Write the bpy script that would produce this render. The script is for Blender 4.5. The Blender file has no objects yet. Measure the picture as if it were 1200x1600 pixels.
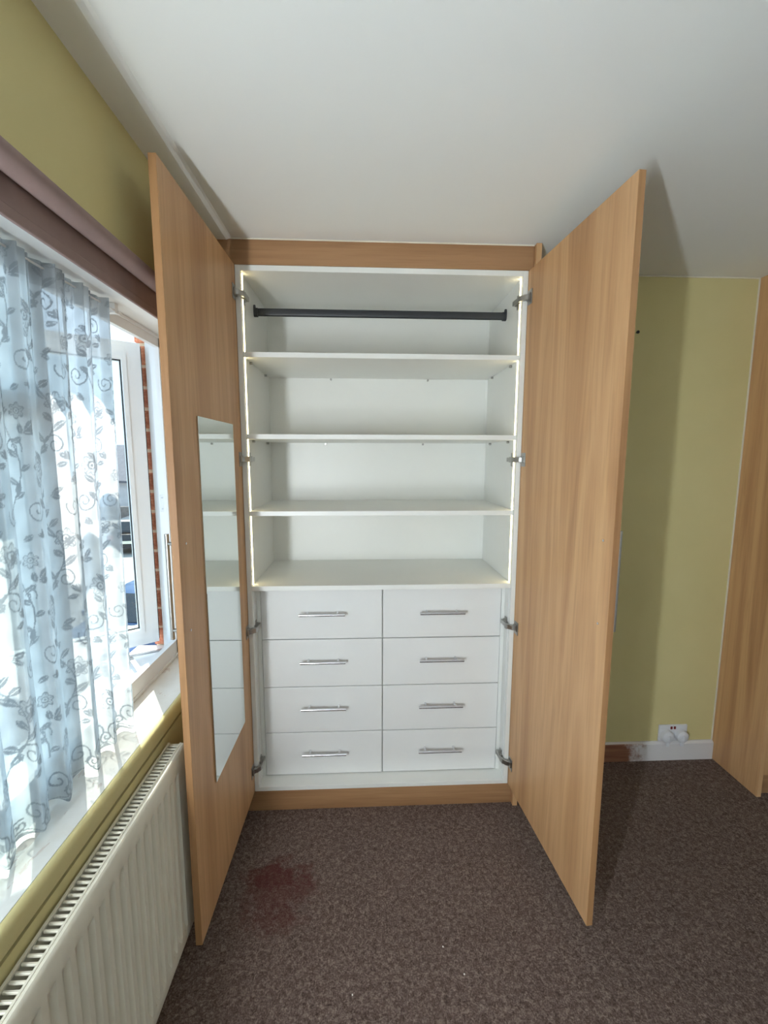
import bpy, bmesh, math, random
from mathutils import Vector, Matrix

random.seed(7)
scn = bpy.context.scene
COL = scn.collection

# ------------------------------------------------------------------ camera
CAM = Vector((-0.0753, -1.7163, 1.5212))
YAW, PITCH, ROLL, FPX = 0.0453, -0.1267, 0.0020, 676.2
cy, sy, cp, sp = math.cos(YAW), math.sin(YAW), math.cos(PITCH), math.sin(PITCH)
fwd = Vector((sy * cp, cy * cp, sp))
right = Vector((cy, -sy, 0))
up = right.cross(fwd)
r2 = right * math.cos(ROLL) + up * math.sin(ROLL)
u2 = -right * math.sin(ROLL) + up * math.cos(ROLL)
cd = bpy.data.cameras.new('camera')
cam = bpy.data.objects.new('camera', cd)
COL.objects.link(cam)
cam.matrix_world = Matrix(((r2.x, u2.x, -fwd.x, CAM.x), (r2.y, u2.y, -fwd.y, CAM.y), (r2.z, u2.z, -fwd.z, CAM.z), (0, 0, 0, 1)))
cd.sensor_fit = 'HORIZONTAL'
cd.sensor_width = 36.0
cd.lens = FPX / 1200.0 * 36.0
cd.clip_start = 0.02
cd.clip_end = 300
scn.camera = cam

# ------------------------------------------------------------------ sky, sun, exposure
world = bpy.data.worlds.new('sky')
scn.world = world
world.use_nodes = True
wn = world.node_tree.nodes
wn['Background'].inputs[0].default_value = (0.58, 0.80, 1.0, 1)
wn['Background'].inputs[1].default_value = 0.66
sd = bpy.data.lights.new('sun', 'SUN')
sd.energy = 3.2
sd.angle = 0.009
sd.color = (1.0, 0.95, 0.86)
sun = bpy.data.objects.new('sun', sd)
COL.objects.link(sun)
EL = math.radians(50)
sdir = Vector((0.555 * math.cos(EL), -0.832 * math.cos(EL), -math.sin(EL)))
sun.rotation_euler = sdir.to_track_quat('-Z', 'Y').to_euler()
sun.location = (-6, 12, 12)
vs = scn.view_settings
vs.view_transform = 'Standard'
vs.look = 'None'
vs.gamma = 1.0
vs.use_curve_mapping = False
vs.exposure = 1.75
scn.cycles.use_denoising = True
scn.cycles.use_adaptive_sampling = True
scn.cycles.adaptive_threshold = 0.02
scn.cycles.use_light_tree = False
scn.cycles.max_bounces = 8
scn.cycles.diffuse_bounces = 5
scn.cycles.glossy_bounces = 4
scn.cycles.transparent_max_bounces = 12
scn.cycles.sample_clamp_indirect = 8.0

# ------------------------------------------------------------------ materials
def lin(r, g, b):
    f = lambda c: (c / 255 / 12.92) if c / 255 <= 0.04045 else ((c / 255 + 0.055) / 1.055) ** 2.4
    return (f(r), f(g), f(b), 1)

class NT:
    """small helper around a node tree"""
    def __init__(s, name):
        s.m = bpy.data.materials.new(name)
        s.m.use_nodes = True
        s.t = s.m.node_tree
        s.b = s.t.nodes['Principled BSDF']
        s.out = s.t.nodes['Material Output']
    def n(s, t, **kw):
        x = s.t.nodes.new(t)
        for k, v in kw.items():
            setattr(x, k, v)
        return x
    def l(s, a, b):
        s.t.links.new(a, b)
    def setin(s, sock, v):
        if isinstance(v, bpy.types.NodeSocket):
            s.l(v, sock)
        else:
            sock.default_value = v
    def math(s, op, a, b=None, c=None):
        x = s.n('ShaderNodeMath', operation=op)
        s.setin(x.inputs[0], a)
        if b is not None: s.setin(x.inputs[1], b)
        if c is not None: s.setin(x.inputs[2], c)
        return x.outputs[0]
    def coord(s, which='Object', scale=(1, 1, 1), rot=(0, 0, 0)):
        tc = s.n('ShaderNodeTexCoord')
        mp = s.n('ShaderNodeMapping')
        mp.inputs['Scale'].default_value = scale
        mp.inputs['Rotation'].default_value = rot
        s.l(tc.outputs[which], mp.inputs[0])
        return mp.outputs[0]
    def noise(s, vec, scale, detail=4, rough=0.55, dist=0.0):
        x = s.n('ShaderNodeTexNoise')
        s.l(vec, x.inputs['Vector'])
        x.inputs['Scale'].default_value = scale
        x.inputs['Detail'].default_value = detail
        x.inputs['Roughness'].default_value = rough
        x.inputs['Distortion'].default_value = dist
        return x.outputs['Fac']
    def ramp(s, fac, stops):
        x = s.n('ShaderNodeValToRGB')
        s.l(fac, x.inputs[0])
        e = x.color_ramp.elements
        while len(e) < len(stops): e.new(0.5)
        for k, (p, c) in enumerate(stops):
            e[k].position = p
            e[k].color = c
        return x.outputs[0]
    def mix(s, fac, a, b, mode='MIX'):
        x = s.n('ShaderNodeMix', data_type='RGBA', blend_type=mode)
        s.setin(x.inputs[0], fac)
        s.setin(x.inputs[6], a)
        s.setin(x.inputs[7], b)
        return x.outputs[2]
    def bump(s, h, strength=0.2, dist=0.002):
        x = s.n('ShaderNodeBump')
        x.inputs['Strength'].default_value = strength
        x.inputs['Distance'].default_value = dist
        s.l(h, x.inputs['Height'])
        s.l(x.outputs[0], s.b.inputs['Normal'])
    def col(s, c): s.setin(s.b.inputs['Base Color'], c)
    def p(s, rough=None, metal=None, spec=None):
        if rough is not None: s.setin(s.b.inputs['Roughness'], rough)
        if metal is not None: s.b.inputs['Metallic'].default_value = metal
        if spec is not None: s.b.inputs['Specular IOR Level'].default_value = spec
        return s

M = {}

def plain(name, c, rough=0.5, metal=0.0, var=0.06, scale=8.0, spec=0.5, bump=0.0):
    t = NT(name)
    v = t.coord()
    f = t.noise(v, scale, 3)
    d = tuple(min(1, x * (1 - var)) for x in c[:3]) + (1,)
    e = tuple(min(1, x * (1 + var)) for x in c[:3]) + (1,)
    t.col(t.ramp(f, [(0.3, d), (0.7, e)]))
    t.p(rough, metal, spec)
    if bump: t.bump(t.noise(v, scale * 30, 2), bump, 0.001)
    M[name] = t.m

def wood(name, axis, base, dark, light, rough=0.42):
    t = NT(name)
    st = {'z': (9.0, 9.0, 0.55), 'x': (0.55, 9.0, 9.0)}[axis]
    fi = {'z': (90.0, 90.0, 3.0), 'x': (3.0, 90.0, 90.0)}[axis]
    v = t.coord('Object', st)
    broad = t.noise(v, 0.75, 3, 0.55, 1.3)
    fine = t.noise(t.coord('Object', fi), 1.0, 3, 0.7, 0.3)
    c = t.ramp(broad, [(0.30, dark), (0.46, base), (0.56, light), (0.72, base)])
    fn = t.ramp(fine, [(0.33, (0.80, 0.77, 0.74, 1)), (0.50, (1.0, 1.0, 1.0, 1)), (0.70, (1.05, 1.05, 1.04, 1))])
    c = t.mix(0.6, c, fn, 'MULTIPLY')
    t.col(c)
    t.p(rough, spec=0.4)
    M[name] = t.m

OAK = (lin(192, 149, 106), lin(168, 125, 85), lin(205, 163, 119))
wood('oak_vertical', 'z', *OAK)
wood('oak_horizontal', 'x', lin(158, 119, 84), lin(140, 102, 69), lin(168, 129, 93))  # darker oak: weaker light on the front-facing boards is put into the colour
plain('white_board', lin(233, 234, 230), 0.38, var=0.015, scale=3)
plain('white_drawer', lin(232, 233, 232), 0.30, var=0.012, scale=2)
plain('ceiling_paint', lin(238, 240, 238), 0.85, var=0.012, scale=1.5)
wood('oak_edge', 'z', lin(158, 116, 78), lin(146, 104, 68), lin(168, 126, 86))
plain('white_gloss', lin(232, 233, 232), 0.32, var=0.02)
plain('upvc', lin(238, 240, 242), 0.28, var=0.01)
plain('caulk', lin(228, 222, 205), 0.6)
plain('radiator_enamel', lin(228, 224, 208), 0.40, var=0.03, scale=5)
plain('chrome', (0.72, 0.72, 0.74, 1), 0.18, 1.0, var=0.02)
plain('nickel', (0.42, 0.41, 0.39, 1), 0.32, 1.0, var=0.1, scale=60)
plain('steel', (0.55, 0.56, 0.57, 1), 0.35, 1.0, var=0.1, scale=30)
plain('anthracite', lin(44, 47, 52), 0.45, 0.0, var=0.05)
plain('rubber', lin(40, 42, 46), 0.7)
plain('blind_fabric', lin(148, 126, 122), 0.9, var=0.05, scale=25, bump=0.08)
plain('socket_plastic', lin(222, 224, 230), 0.35, var=0.02)
plain('switch_red', lin(120, 36, 40), 0.5)
plain('crumb_white', lin(235, 232, 222), 0.8)
plain('tyre', lin(28, 28, 30), 0.8)
plain('car_blue', lin(48, 78, 118), 0.25, 0.2, var=0.03)
plain('car_dark', lin(38, 44, 52), 0.25, 0.2, var=0.03)
plain('car_glass', lin(30, 38, 48), 0.12, 0.0, var=0.1)
plain('plate_yellow', lin(230, 226, 205), 0.5)
plain('lamp_red', lin(150, 25, 25), 0.3)
plain('roof_tile', lin(92, 94, 106), 0.8, var=0.15, scale=3)
plain('render_wall', lin(186, 186, 192), 0.9, var=0.1, scale=2)
plain('garage_blue', lin(168, 190, 215), 0.5)
plain('garden_stone', lin(112, 108, 108), 0.9, var=0.2, scale=4)
plain('hedge_green', lin(60, 82, 44), 0.9, var=0.4, scale=9, bump=0.5)
plain('street_asphalt', lin(150, 148, 146), 0.9, var=0.12, scale=1.2)
plain('pavement_slab', lin(178, 174, 168), 0.9, var=0.1, scale=2)
plain('mortar', lin(226, 216, 194), 0.95, var=0.1, scale=30)

def m_yellow():
    t = NT('yellow_paint')
    v = t.coord()
    f = t.noise(v, 2.2, 4)
    t.col(t.ramp(f, [(0.3, lin(206, 195, 142)), (0.7, lin(213, 202, 150))]))
    t.p(0.8, spec=0.3)

    M['yellow_paint'] = t.m
m_yellow()

def m_carpet():
    t = NT('brown_carpet')
    v = t.coord('Object')
    n1 = t.noise(v, 210, 3, 0.75)
    n2 = t.noise(v, 75, 3, 0.6, 0.8)
    n3 = t.noise(v, 2.5, 3)
    f = t.math('MULTIPLY_ADD', n2, 0.45, t.math('MULTIPLY', n1, 0.55))
    c = t.ramp(f, [(0.36, lin(62, 49, 44)), (0.5, lin(108, 91, 84)), (0.64, lin(156, 140, 130))])
    c = t.mix(t.math('MULTIPLY', n3, 0.25), c, lin(100, 82, 76))
    # spilled dark red stain with a ragged outline of its own
    sx = t.n('ShaderNodeSeparateXYZ')
    t.l(t.coord('Object'), sx.inputs[0])
    wob = t.noise(v, 16, 4, 0.65)
    wob2 = t.noise(v, 38, 3, 0.6)
    def blob(cx_, cy_, rx, ry):
        a = t.math('POWER', t.math('DIVIDE', t.math('SUBTRACT', sx.outputs[0], cx_), rx), 2.0)
        b = t.math('POWER', t.math('DIVIDE', t.math('SUBTRACT', sx.outputs[1], cy_), ry), 2.0)
        d = t.math('SQRT', t.math('ADD', a, b))
        d = t.math('ADD', d, t.math('MULTIPLY', t.math('SUBTRACT', wob, 0.5), 2.2))
        k = t.math('SUBTRACT', 1.0, t.math('MULTIPLY', d, 1.0))
        k = t.math('MULTIPLY', k, 1.9)
        return t.math('MINIMUM', t.math('MAXIMUM', k, 0.0), 1.0)
    m1 = blob(-0.385, -0.365, 0.150, 0.150)
    m2 = blob(-0.42, -0.295, 0.150, 0.050)
    st = t.math('MINIMUM', t.math('ADD', t.math('MULTIPLY', m1, 0.55), t.math('MULTIPLY', m2, 0.45)), 0.80)
    st = t.math('MULTIPLY', st, t.math('MULTIPLY_ADD', wob2, 0.6, 0.6))
    c = t.mix(st, c, lin(84, 36, 34))
    t.col(c)
    t.p(0.95, spec=0.1)
    t.bump(f, 0.8, 0.008)
    M['brown_carpet'] = t.m
m_carpet()

def m_skirt():
    t = NT('skirting_part_painted')
    v = t.coord('Object')
    sx = t.n('ShaderNodeSeparateXYZ')
    t.l(v, sx.inputs[0])
    w = t.noise(v, 14, 4, 0.7)
    e = t.math('ADD', sx.outputs[0], t.math('MULTIPLY', t.math('SUBTRACT', w, 0.5), 0.30))
    k = t.math('MULTIPLY', t.math('SUBTRACT', e, 1.26), 16.0)
    k = t.math('MINIMUM', t.math('MAXIMUM', k, 0.0), 1.0)
    bare = t.ramp(t.noise(t.coord('Object', (4, 60, 60)), 1.0, 4), [(0.3, lin(122, 78, 58)), (0.7, lin(158, 112, 86))])
    top = t.math('GREATER_THAN', sx.outputs[2], 0.092)
    k = t.math('MAXIMUM', k, t.math('MULTIPLY', top, 0.8))
    t.col(t.mix(k, bare, lin(222, 220, 222)))
    t.p(0.4)
    M['skirting_part_painted'] = t.m
m_skirt()

def m_sill():
    t = NT('sill_paint')
    v = t.coord('Object')
    s1 = t.noise(t.coord('Object', (30, 9, 30), (0, 0, 0.5)), 1.0, 5, 0.7, 0.8)
    s2 = t.noise(v, 9, 4, 0.6)
    sc = t.math('MULTIPLY', t.math('GREATER_THAN', s1, 0.60), t.math('GREATER_THAN', s2, 0.47))
    c = t.ramp(s2, [(0.35, lin(226, 222, 214)), (0.65, lin(236, 235, 231))])
    c = t.mix(t.math('MULTIPLY', sc, 0.35), c, lin(176, 140, 120))
    t.col(c)
    t.p(0.3)
    M['sill_paint'] = t.m
m_sill()

def m_brick():
    t = NT('red_brick')
    v = t.coord('Object')
    oi = t.n('ShaderNodeObjectInfo')
    f = t.noise(v, 90, 4, 0.7)
    c = t.ramp(f, [(0.35, lin(186, 112, 84)), (0.55, lin(220, 150, 116)), (0.72, lin(238, 200, 168))])
    c = t.mix(t.math('MULTIPLY', oi.outputs['Random'], 0.5), c, lin(196, 122, 100))
    t.col(c)
    t.p(0.9)
    t.bump(f, 0.6, 0.004)
    M['red_brick'] = t.m
m_brick()

def m_mirror():
    t = NT('mirror_glass')
    t.col((0.80, 0.86, 0.85, 1))
    t.p(0.015, 1.0)
    M['mirror_glass'] = t.m
m_mirror()

def m_glass():
    t = NT('window_glass')
    tr = t.n('ShaderNodeBsdfTransparent')
    tr.inputs[0].default_value = (0.93, 0.97, 0.96, 1)
    gl = t.n('ShaderNodeBsdfGlossy')
    gl.inputs['Roughness'].default_value = 0.01
    lw = t.n('ShaderNodeLayerWeight')
    lw.inputs[0].default_value = 0.5
    fr = t.math('MULTIPLY_ADD', t.math('POWER', lw.outputs['Facing'], 5.0), 0.6, 0.03)
    mx = t.n('ShaderNodeMixShader')
    t.l(fr, mx.inputs[0])
    t.l(tr.outputs[0], mx.inputs[1])
    t.l(gl.outputs[0], mx.inputs[2])
    t.l(mx.outputs[0], t.out.inputs[0])
    M['window_glass'] = t.m
m_glass()

def m_led():
    t = NT('led_diffuser')
    t.b.inputs['Base Color'].default_value = (0.9, 0.88, 0.8, 1)
    t.b.inputs['Emission Color'].default_value = (1.0, 0.83, 0.46, 1)
    t.b.inputs['Emission Strength'].default_value = 3.0
    M['led_diffuser'] = t.m
m_led()

def m_lace():
    """net lace: a sheer ground and a denser woven pattern; the weave density is stored on the cloth mesh"""
    t = NT('lace_net')
    at = t.n('ShaderNodeAttribute')
    at.attribute_name = 'weave'
    motif = at.outputs['Fac']
    alpha = t.math('MULTIPLY_ADD', motif, 0.19, 0.78)
    df = t.n('ShaderNodeBsdfDiffuse')
    t.setin(df.inputs[0], t.mix(motif, (0.72, 0.76, 0.80, 1), (0.46, 0.50, 0.54, 1)))
    tl = t.n('ShaderNodeBsdfTranslucent')
    t.setin(tl.inputs[0], t.mix(motif, (0.68, 0.74, 0.78, 1), (0.26, 0.29, 0.32, 1)))
    m1 = t.n('ShaderNodeMixShader')
    t.setin(m1.inputs[0], t.math('MULTIPLY_ADD', motif, -0.25, 0.80))
    t.l(df.outputs[0], m1.inputs[1])
    t.l(tl.outputs[0], m1.inputs[2])
    tr = t.n('ShaderNodeBsdfTransparent')
    m2 = t.n('ShaderNodeMixShader')
    t.l(alpha, m2.inputs[0])
    t.l(tr.outputs[0], m2.inputs[1])
    t.l(m1.outputs[0], m2.inputs[2])
    t.l(m2.outputs[0], t.out.inputs[0])
    M['lace_net'] = t.m
m_lace()

# ------------------------------------------------------------------ mesh helpers
def box(bm, x0, x1, y0, y1, z0, z1):
    x0, x1 = min(x0, x1), max(x0, x1)
    y0, y1 = min(y0, y1), max(y0, y1)
    z0, z1 = min(z0, z1), max(z0, z1)
    v = [bm.verts.new(c) for c in ((x0, y0, z0), (x1, y0, z0), (x1, y1, z0), (x0, y1, z0), (x0, y0, z1), (x1, y0, z1), (x1, y1, z1), (x0, y1, z1))]
    for f in ((3, 2, 1, 0), (4, 5, 6, 7), (0, 1, 5, 4), (1, 2, 6, 5), (2, 3, 7, 6), (3, 0, 4, 7)):
        bm.faces.new([v[i] for i in f])
    return bm

def B(x0, x1, y0, y1, z0, z1, bev=0.0, seg=2):
    bm = bmesh.new()
    box(bm, x0, x1, y0, y1, z0, z1)
    if bev:
        bmesh.ops.bevel(bm, geom=list(bm.edges), offset=bev, segments=seg, affect='EDGES', profile=0.5)
    return bm

def boxes(*bb):
    bm = bmesh.new()
    for b in bb: box(bm, *b)
    return bm

def cyl(bm, p0, p1, r, seg=20, r1=None, caps=True):
    p0, p1 = Vector(p0), Vector(p1)
    r1 = r if r1 is None else r1
    d = (p1 - p0).normalized()
    a = d.orthogonal().normalized()
    b = d.cross(a)
    A, C = [], []
    for i in range(seg):
        t = 2 * math.pi * i / seg
        o = a * math.cos(t) + b * math.sin(t)
        A.append(bm.verts.new(p0 + o * r))
        C.append(bm.verts.new(p1 + o * r1))
    for i in range(seg):
        j = (i + 1) % seg
        bm.faces.new((A[i], A[j], C[j], C[i]))
    if caps:
        bm.faces.new(A[::-1])
        bm.faces.new(C)
    return bm

def extrude_profile(pts, axis, a0, a1):
    """closed 2-D profile extruded along an axis; pts are the other two coordinates in order"""
    bm = bmesh.new()
    def P(p, a):
        return {'x': (a, p[0], p[1]), 'y': (p[0], a, p[1]), 'z': (p[0], p[1], a)}[axis]
    A = [bm.verts.new(P(p, a0)) for p in pts]
    C = [bm.verts.new(P(p, a1)) for p in pts]
    n = len(pts)
    for i in range(n):
        j = (i + 1) % n
        bm.faces.new((A[i], A[j], C[j], C[i]))
    bm.faces.new(A[::-1])
    bm.faces.new(C)
    bmesh.ops.recalc_face_normals(bm, faces=bm.faces)
    return bm

def wpos(o):
    v = Vector((0, 0, 0))
    while o is not None:
        v += o.location
        o = o.parent
    return v

def mk(name, bm, mat, parent=None, smooth=False, local=False, loc=None, rz=None, label=None, cat=None, group=None, kind=None):
    """one mesh object; coordinates are world ones unless local, and are moved into the parent's frame"""
    me = bpy.data.meshes.new(name)
    if parent is not None and not local:
        bmesh.ops.translate(bm, verts=bm.verts, vec=-wpos(parent))
    bm.to_mesh(me)
    bm.free()
    me.materials.append(M[mat])
    if smooth:
        me.shade_smooth() if hasattr(me, 'shade_smooth') else None
    o = bpy.data.objects.new(name, me)
    COL.objects.link(o)
    o.parent = parent
    if loc is not None: o.location = loc
    if rz is not None: o.rotation_euler = (0, 0, rz)
    tag(o, label, cat, group, kind)
    return o

def tag(o, label=None, cat=None, group=None, kind=None):
    if label: o['label'] = label
    if cat: o['category'] = cat
    if group: o['group'] = group
    if kind: o['kind'] = kind
    return o

def empty(name, loc, label=None, cat=None, group=None, kind=None, parent=None):
    o = bpy.data.objects.new(name, None)
    COL.objects.link(o)
    o.location = loc
    o.empty_display_size = 0.1
    o.parent = parent
    return tag(o, label, cat, group, kind)

def inst(src, name, parent, loc, rz=None):
    o = src.copy()
    o.name = name
    COL.objects.link(o)
    o.parent = parent
    o.location = loc
    if rz is not None: o.rotation_euler = (0, 0, rz)
    return o

def auto_smooth(o, deg=40):
    me = o.data
    for p in me.polygons: p.use_smooth = True
    me.set_sharp_from_angle(angle=math.radians(deg))
    return o

# ------------------------------------------------------------------ room shell
XW, ZC, YB, XR = -0.650, 2.314, 0.248, 1.688
ROOMX, ROOMY = 2.90, -3.30
W0, W1, WZ0, WZ1 = -2.34, -0.10, 0.79, 1.93       # window opening along y, z

mk('floor', B(XW - 0.25, ROOMX + 0.1, ROOMY - 0.1, 0.62, -0.15, 0.0), 'brown_carpet', kind='structure', label='brown speckled carpet covering the bedroom floor', cat='floor')
mk('ceiling', B(XW - 0.30, ROOMX + 0.1, ROOMY - 0.1, 0.62, ZC, ZC + 0.12), 'ceiling_paint', kind='structure', label='white painted ceiling over the whole room', cat='ceiling')
wl = boxes((-0.840, XW, ROOMY, 0.60, 0.0, WZ0 - 0.066), (-0.840, XW, ROOMY, 0.60, WZ1, ZC),
           (-0.840, XW, W1, 0.60, WZ0 - 0.066, WZ1), (-0.840, XW, ROOMY, W0, WZ0 - 0.066, WZ1))
mk('wall_left', wl, 'yellow_paint', kind='structure', label='yellow painted wall around the window', cat='wall')
mk('wall_back', B(0.592, ROOMX, YB, 0.60, 0.0, ZC), 'yellow_paint', kind='structure', label='yellow painted wall right of the open wardrobe', cat='wall')
mk('wall_alcove', B(XW, 0.592, 0.475, 0.60, 0.0, ZC), 'yellow_paint', kind='structure', label='yellow painted wall hidden behind the open wardrobe', cat='wall')
mk('wall_right', B(ROOMX, ROOMX + 0.1, ROOMY, 0.60, 0.0, ZC), 'ceiling_paint', kind='structure', label='white painted wall at the far right of the room', cat='wall')
mk('wall_front', B(XW - 0.19, ROOMX + 0.1, ROOMY - 0.1, ROOMY, 0.0, ZC), 'ceiling_paint', kind='structure', label='white painted wall behind the viewer', cat='wall')
# plaster band along the ceiling above the window wall
band = extrude_profile([(XW, ZC), (XW, ZC - 0.008), (-0.575, ZC - 0.008), (-0.563, ZC - 0.004), (-0.556, ZC)], 'y', ROOMY, -0.001)
mk('trim_1', band, 'ceiling_paint', kind='structure', label='shallow white plaster band along the ceiling above the window wall', cat='trim')
# painted reveal lining (white soffit and cheek)
mk('trim_2', boxes((-0.769, XW - 0.0005, W0, W1, WZ1 - 0.004, WZ1 - 0.0002), (-0.769, XW - 0.0005, W1 - 0.004, W1 - 0.0002, WZ0, WZ1 - 0.004),
                   (-0.769, XW - 0.0005, W0 + 0.0002, W0 + 0.004, WZ0, WZ1 - 0.004)), 'white_gloss', kind='structure', label='white painted lining of the window recess', cat='trim')
# skirting on the back wall
sk = extrude_profile([(YB - 0.0003, 0), (YB - 0.0003, 0.098), (YB - 0.006, 0.098), (YB - 0.016, 0.088), (YB - 0.016, 0)], 'x', 0.593, XR - 0.002)
mk('baseboard_back', sk, 'skirting_part_painted', kind='structure', label='skirting board under the yellow wall, white to the right, bare brown wood to the left', cat='skirting')
# caulk beads
bead = boxes((0.593, XR - 0.001, YB - 0.004, YB - 0.0003, ZC - 0.005, ZC - 0.0003), (XR - 0.006, XR - 0.0008, YB - 0.005, YB - 0.0003, 0.098, ZC - 0.005))
mk('trim_3', bead, 'caulk', kind='structure', label='thin cream sealant bead in the corner beside the closed wardrobe', cat='trim')

# ------------------------------------------------------------------ window
win = empty('window_1', (-0.80, -1.0, WZ0), 'white plastic window with an opened casement beside the wardrobe', 'window', kind='structure')
FX0, FX1 = -0.836, -0.770
Z0, Z1 = WZ0, WZ1 - 0.004
fr = bmesh.new()
for (xa, xb, e) in ((-0.785, -0.770, 0.060), (-0.810, -0.785, 0.040), (-0.836, -0.810, 0.018)):
    box(fr, xa, xb, W0, W1, Z0, Z0 + e)
    box(fr, xa, xb, W0, W1, Z1 - e + 0.022, Z1)
    box(fr, xa, xb, W1 - e, W1, Z0, Z1)
    box(fr, xa, xb, W0, W0 + e, Z0, Z1)
mk('frame', fr, 'upvc', win)
mk('mullion', boxes((-0.836, -0.770, -0.755, -0.700, Z0, Z1)), 'upvc', win)
mk('frame_bead', boxes((-0.7705, -0.766, W0, W1, Z0 + 0.001, Z0 + 0.010), (-0.7705, -0.764, W0, W1, Z1 - 0.010, Z1 - 0.001)), 'upvc', win)
mk('fixed_pane', B(-0.806, -0.800, W0 + 0.05, -0.755, Z0 + 0.05, Z1 - 0.05), 'window_glass', win)
mk('transom', boxes((-0.830, -0.775, W0 + 0.03, -0.755, 1.60, 1.65)), 'upvc', win)
mk('outer_sill', boxes((-0.945, -0.837, W0, W1 + 0.01, 0.778, 0.800)), 'upvc', win)
kp = mk('keep_plate', B(-0.806, -0.788, -0.1435, -0.1402, 1.325, 1.385, 0.001, 1), 'white_gloss', win)
for z in (1.335, 1.375):
    b = bmesh.new(); cyl(b, (-0.797, -0.1455, z), (-0.797, -0.1435, z), 0.003, 10)
    mk('screw', b, 'steel', kp)
tr_ = mk('stay_track', boxes((-0.826, -0.812, -0.47, -0.165, Z0 + 0.018, Z0 + 0.024)), 'steel', win)
# opened casement, hinged at the wardrobe side
S_ANG = math.atan2(-0.60, -0.80)
SASH_W, SASH_H = 0.545, 1.060
fw = 0.058
def sash_bm():
    bm = bmesh.new()
    # local x along the leaf, local y: room side negative?  normal (.6,-.8) is local +y
    for (ya, yb, e) in ((-0.020, 0.0, fw - 0.012), (-0.060, -0.020, fw)):
        box(bm, 0, SASH_W, ya, yb, 0, e)
        box(bm, 0, SASH_W, ya, yb, SASH_H - e, SASH_H)
        box(bm, 0, e, ya, yb, e, SASH_H - e)
        box(bm, SASH_W - e, SASH_W, ya, yb, e, SASH_H - e)
    return bm
sash = mk('sash', sash_bm(), 'upvc', win, local=True, loc=Vector((-0.838, -0.147, 0.842)) - win.location, rz=S_ANG)
# glazing bead, slightly proud
gb = bmesh.new()
for (xa, xb, za, zb) in ((fw - 0.014, SASH_W - fw + 0.014, fw - 0.014, fw), (fw - 0.014, SASH_W - fw + 0.014, SASH_H - fw, SASH_H - fw + 0.014),
                         (fw - 0.014, fw, fw, SASH_H - fw), (SASH_W - fw, SASH_W - fw + 0.014, fw, SASH_H - fw)):
    box(gb, xa, xb, -0.016, 0.003, za, zb)
mk('glazing_bead', gb, 'upvc', sash, local=True)
mk('pane', B(fw - 0.004, SASH_W - fw + 0.004, -0.034, -0.028, fw - 0.004, SASH_H - fw + 0.004), 'window_glass', sash, local=True)
gk = bmesh.new()
for (xa, xb, za, zb) in ((fw, SASH_W - fw, fw, fw + 0.003), (fw, SASH_W - fw, SASH_H - fw - 0.003, SASH_H - fw), (fw, fw + 0.003, fw, SASH_H - fw), (SASH_W - fw - 0.003, SASH_W - fw, fw, SASH_H - fw)):
    box(gk, xa, xb, -0.027, -0.017, za, zb)
mk('seal', gk, 'rubber', sash, local=True)
mk('edge_seal', boxes((-0.003, 0.0, -0.012, -0.003, 0.01, SASH_H - 0.01)), 'rubber', sash, local=True)
def bar(bm, p0, p1, w, h):
    p0, p1 = Vector(p0), Vector(p1)
    d = (p1 - p0).normalized()
    s = Vector((-d.y, d.x, 0)).normalized() * (w / 2)
    hz = Vector((0, 0, h))
    vv = [bm.verts.new(c) for c in (p0 - s, p1 - s, p1 + s, p0 + s, p0 - s + hz, p1 - s + hz, p1 + s + hz, p0 + s + hz)]
    for f in ((3, 2, 1, 0), (4, 5, 6, 7), (0, 1, 5, 4), (1, 2, 6, 5), (2, 3, 7, 6), (3, 0, 4, 7)):
        bm.faces.new([vv[i] for i in f])
ar = bmesh.new()
bar(ar, (-0.818, -0.170, 0.816), (-0.955, -0.275, 0.826), 0.016, 0.004)
bar(ar, (-0.818, -0.330, 0.816), (-0.900, -0.235, 0.820), 0.014, 0.004)
bar(ar, (-0.962, -0.262, 0.826), (-0.940, -0.300, 0.826), 0.026, 0.014)
mk('stay_arm', ar, 'steel', win)

# window sill with its yellow rounded nosing
sill = mk('trim_4', boxes((-0.769, -0.6525, W0, W1, WZ0 - 0.03, WZ0)), 'sill_paint', kind='structure', label='wide scuffed white window sill under the net curtain', cat='sill')
pr = [(-0.6515, WZ0 - 0.030), (-0.6515, WZ0), (-0.6500, WZ0)]
for k in range(0, 9):
    a = math.pi / 2 * k / 8
    pr.append((-0.6500 + 0.011 * math.sin(a), WZ0 - 0.016 + 0.016 * math.cos(a)))
pr += [(-0.639, WZ0 - 0.042), (-0.642, WZ0 - 0.047), (-0.649, WZ0 - 0.048), (-0.649, WZ0 - 0.03)]
nos = mk('trim_5', extrude_profile(pr, 'y', W0, W1 + 0.04), 'yellow_paint', kind='structure', label='rounded yellow nosing along the front of the window sill', cat='trim')
auto_smooth(nos, 50)

# brick return outside
ow = boxes((-0.882, -0.850, -0.078, 0.90, -2.7, 3.0), (-0.882, -0.850, -4.2, W0 - 0.02, -2.7, 3.0), (-0.882, -0.850, W0 - 0.02, -0.078, -2.7, 0.776), (-0.882, -0.850, W0 - 0.02, -0.078, WZ1 + 0.03, 3.0))
wo = mk('wall_outside', ow, 'mortar', kind='structure', label='brick outer wall seen past the opened window', cat='wall')
bsrc = None
for k in range(16):
    z = 0.803 + k * 0.0745
    if z > 1.93: break
    if bsrc is None:
        bsrc = mk('brick', B(-0.018, 0.018, -0.010, 0.05, 0, 0.062, 0.003, 1), 'red_brick', wo, local=True, loc=(-0.866, -0.080, z))
    else:
        inst(bsrc, 'brick', wo, (-0.866 + random.uniform(-0.002, 0.002), -0.080 + random.uniform(-0.002, 0.002), z))

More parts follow.
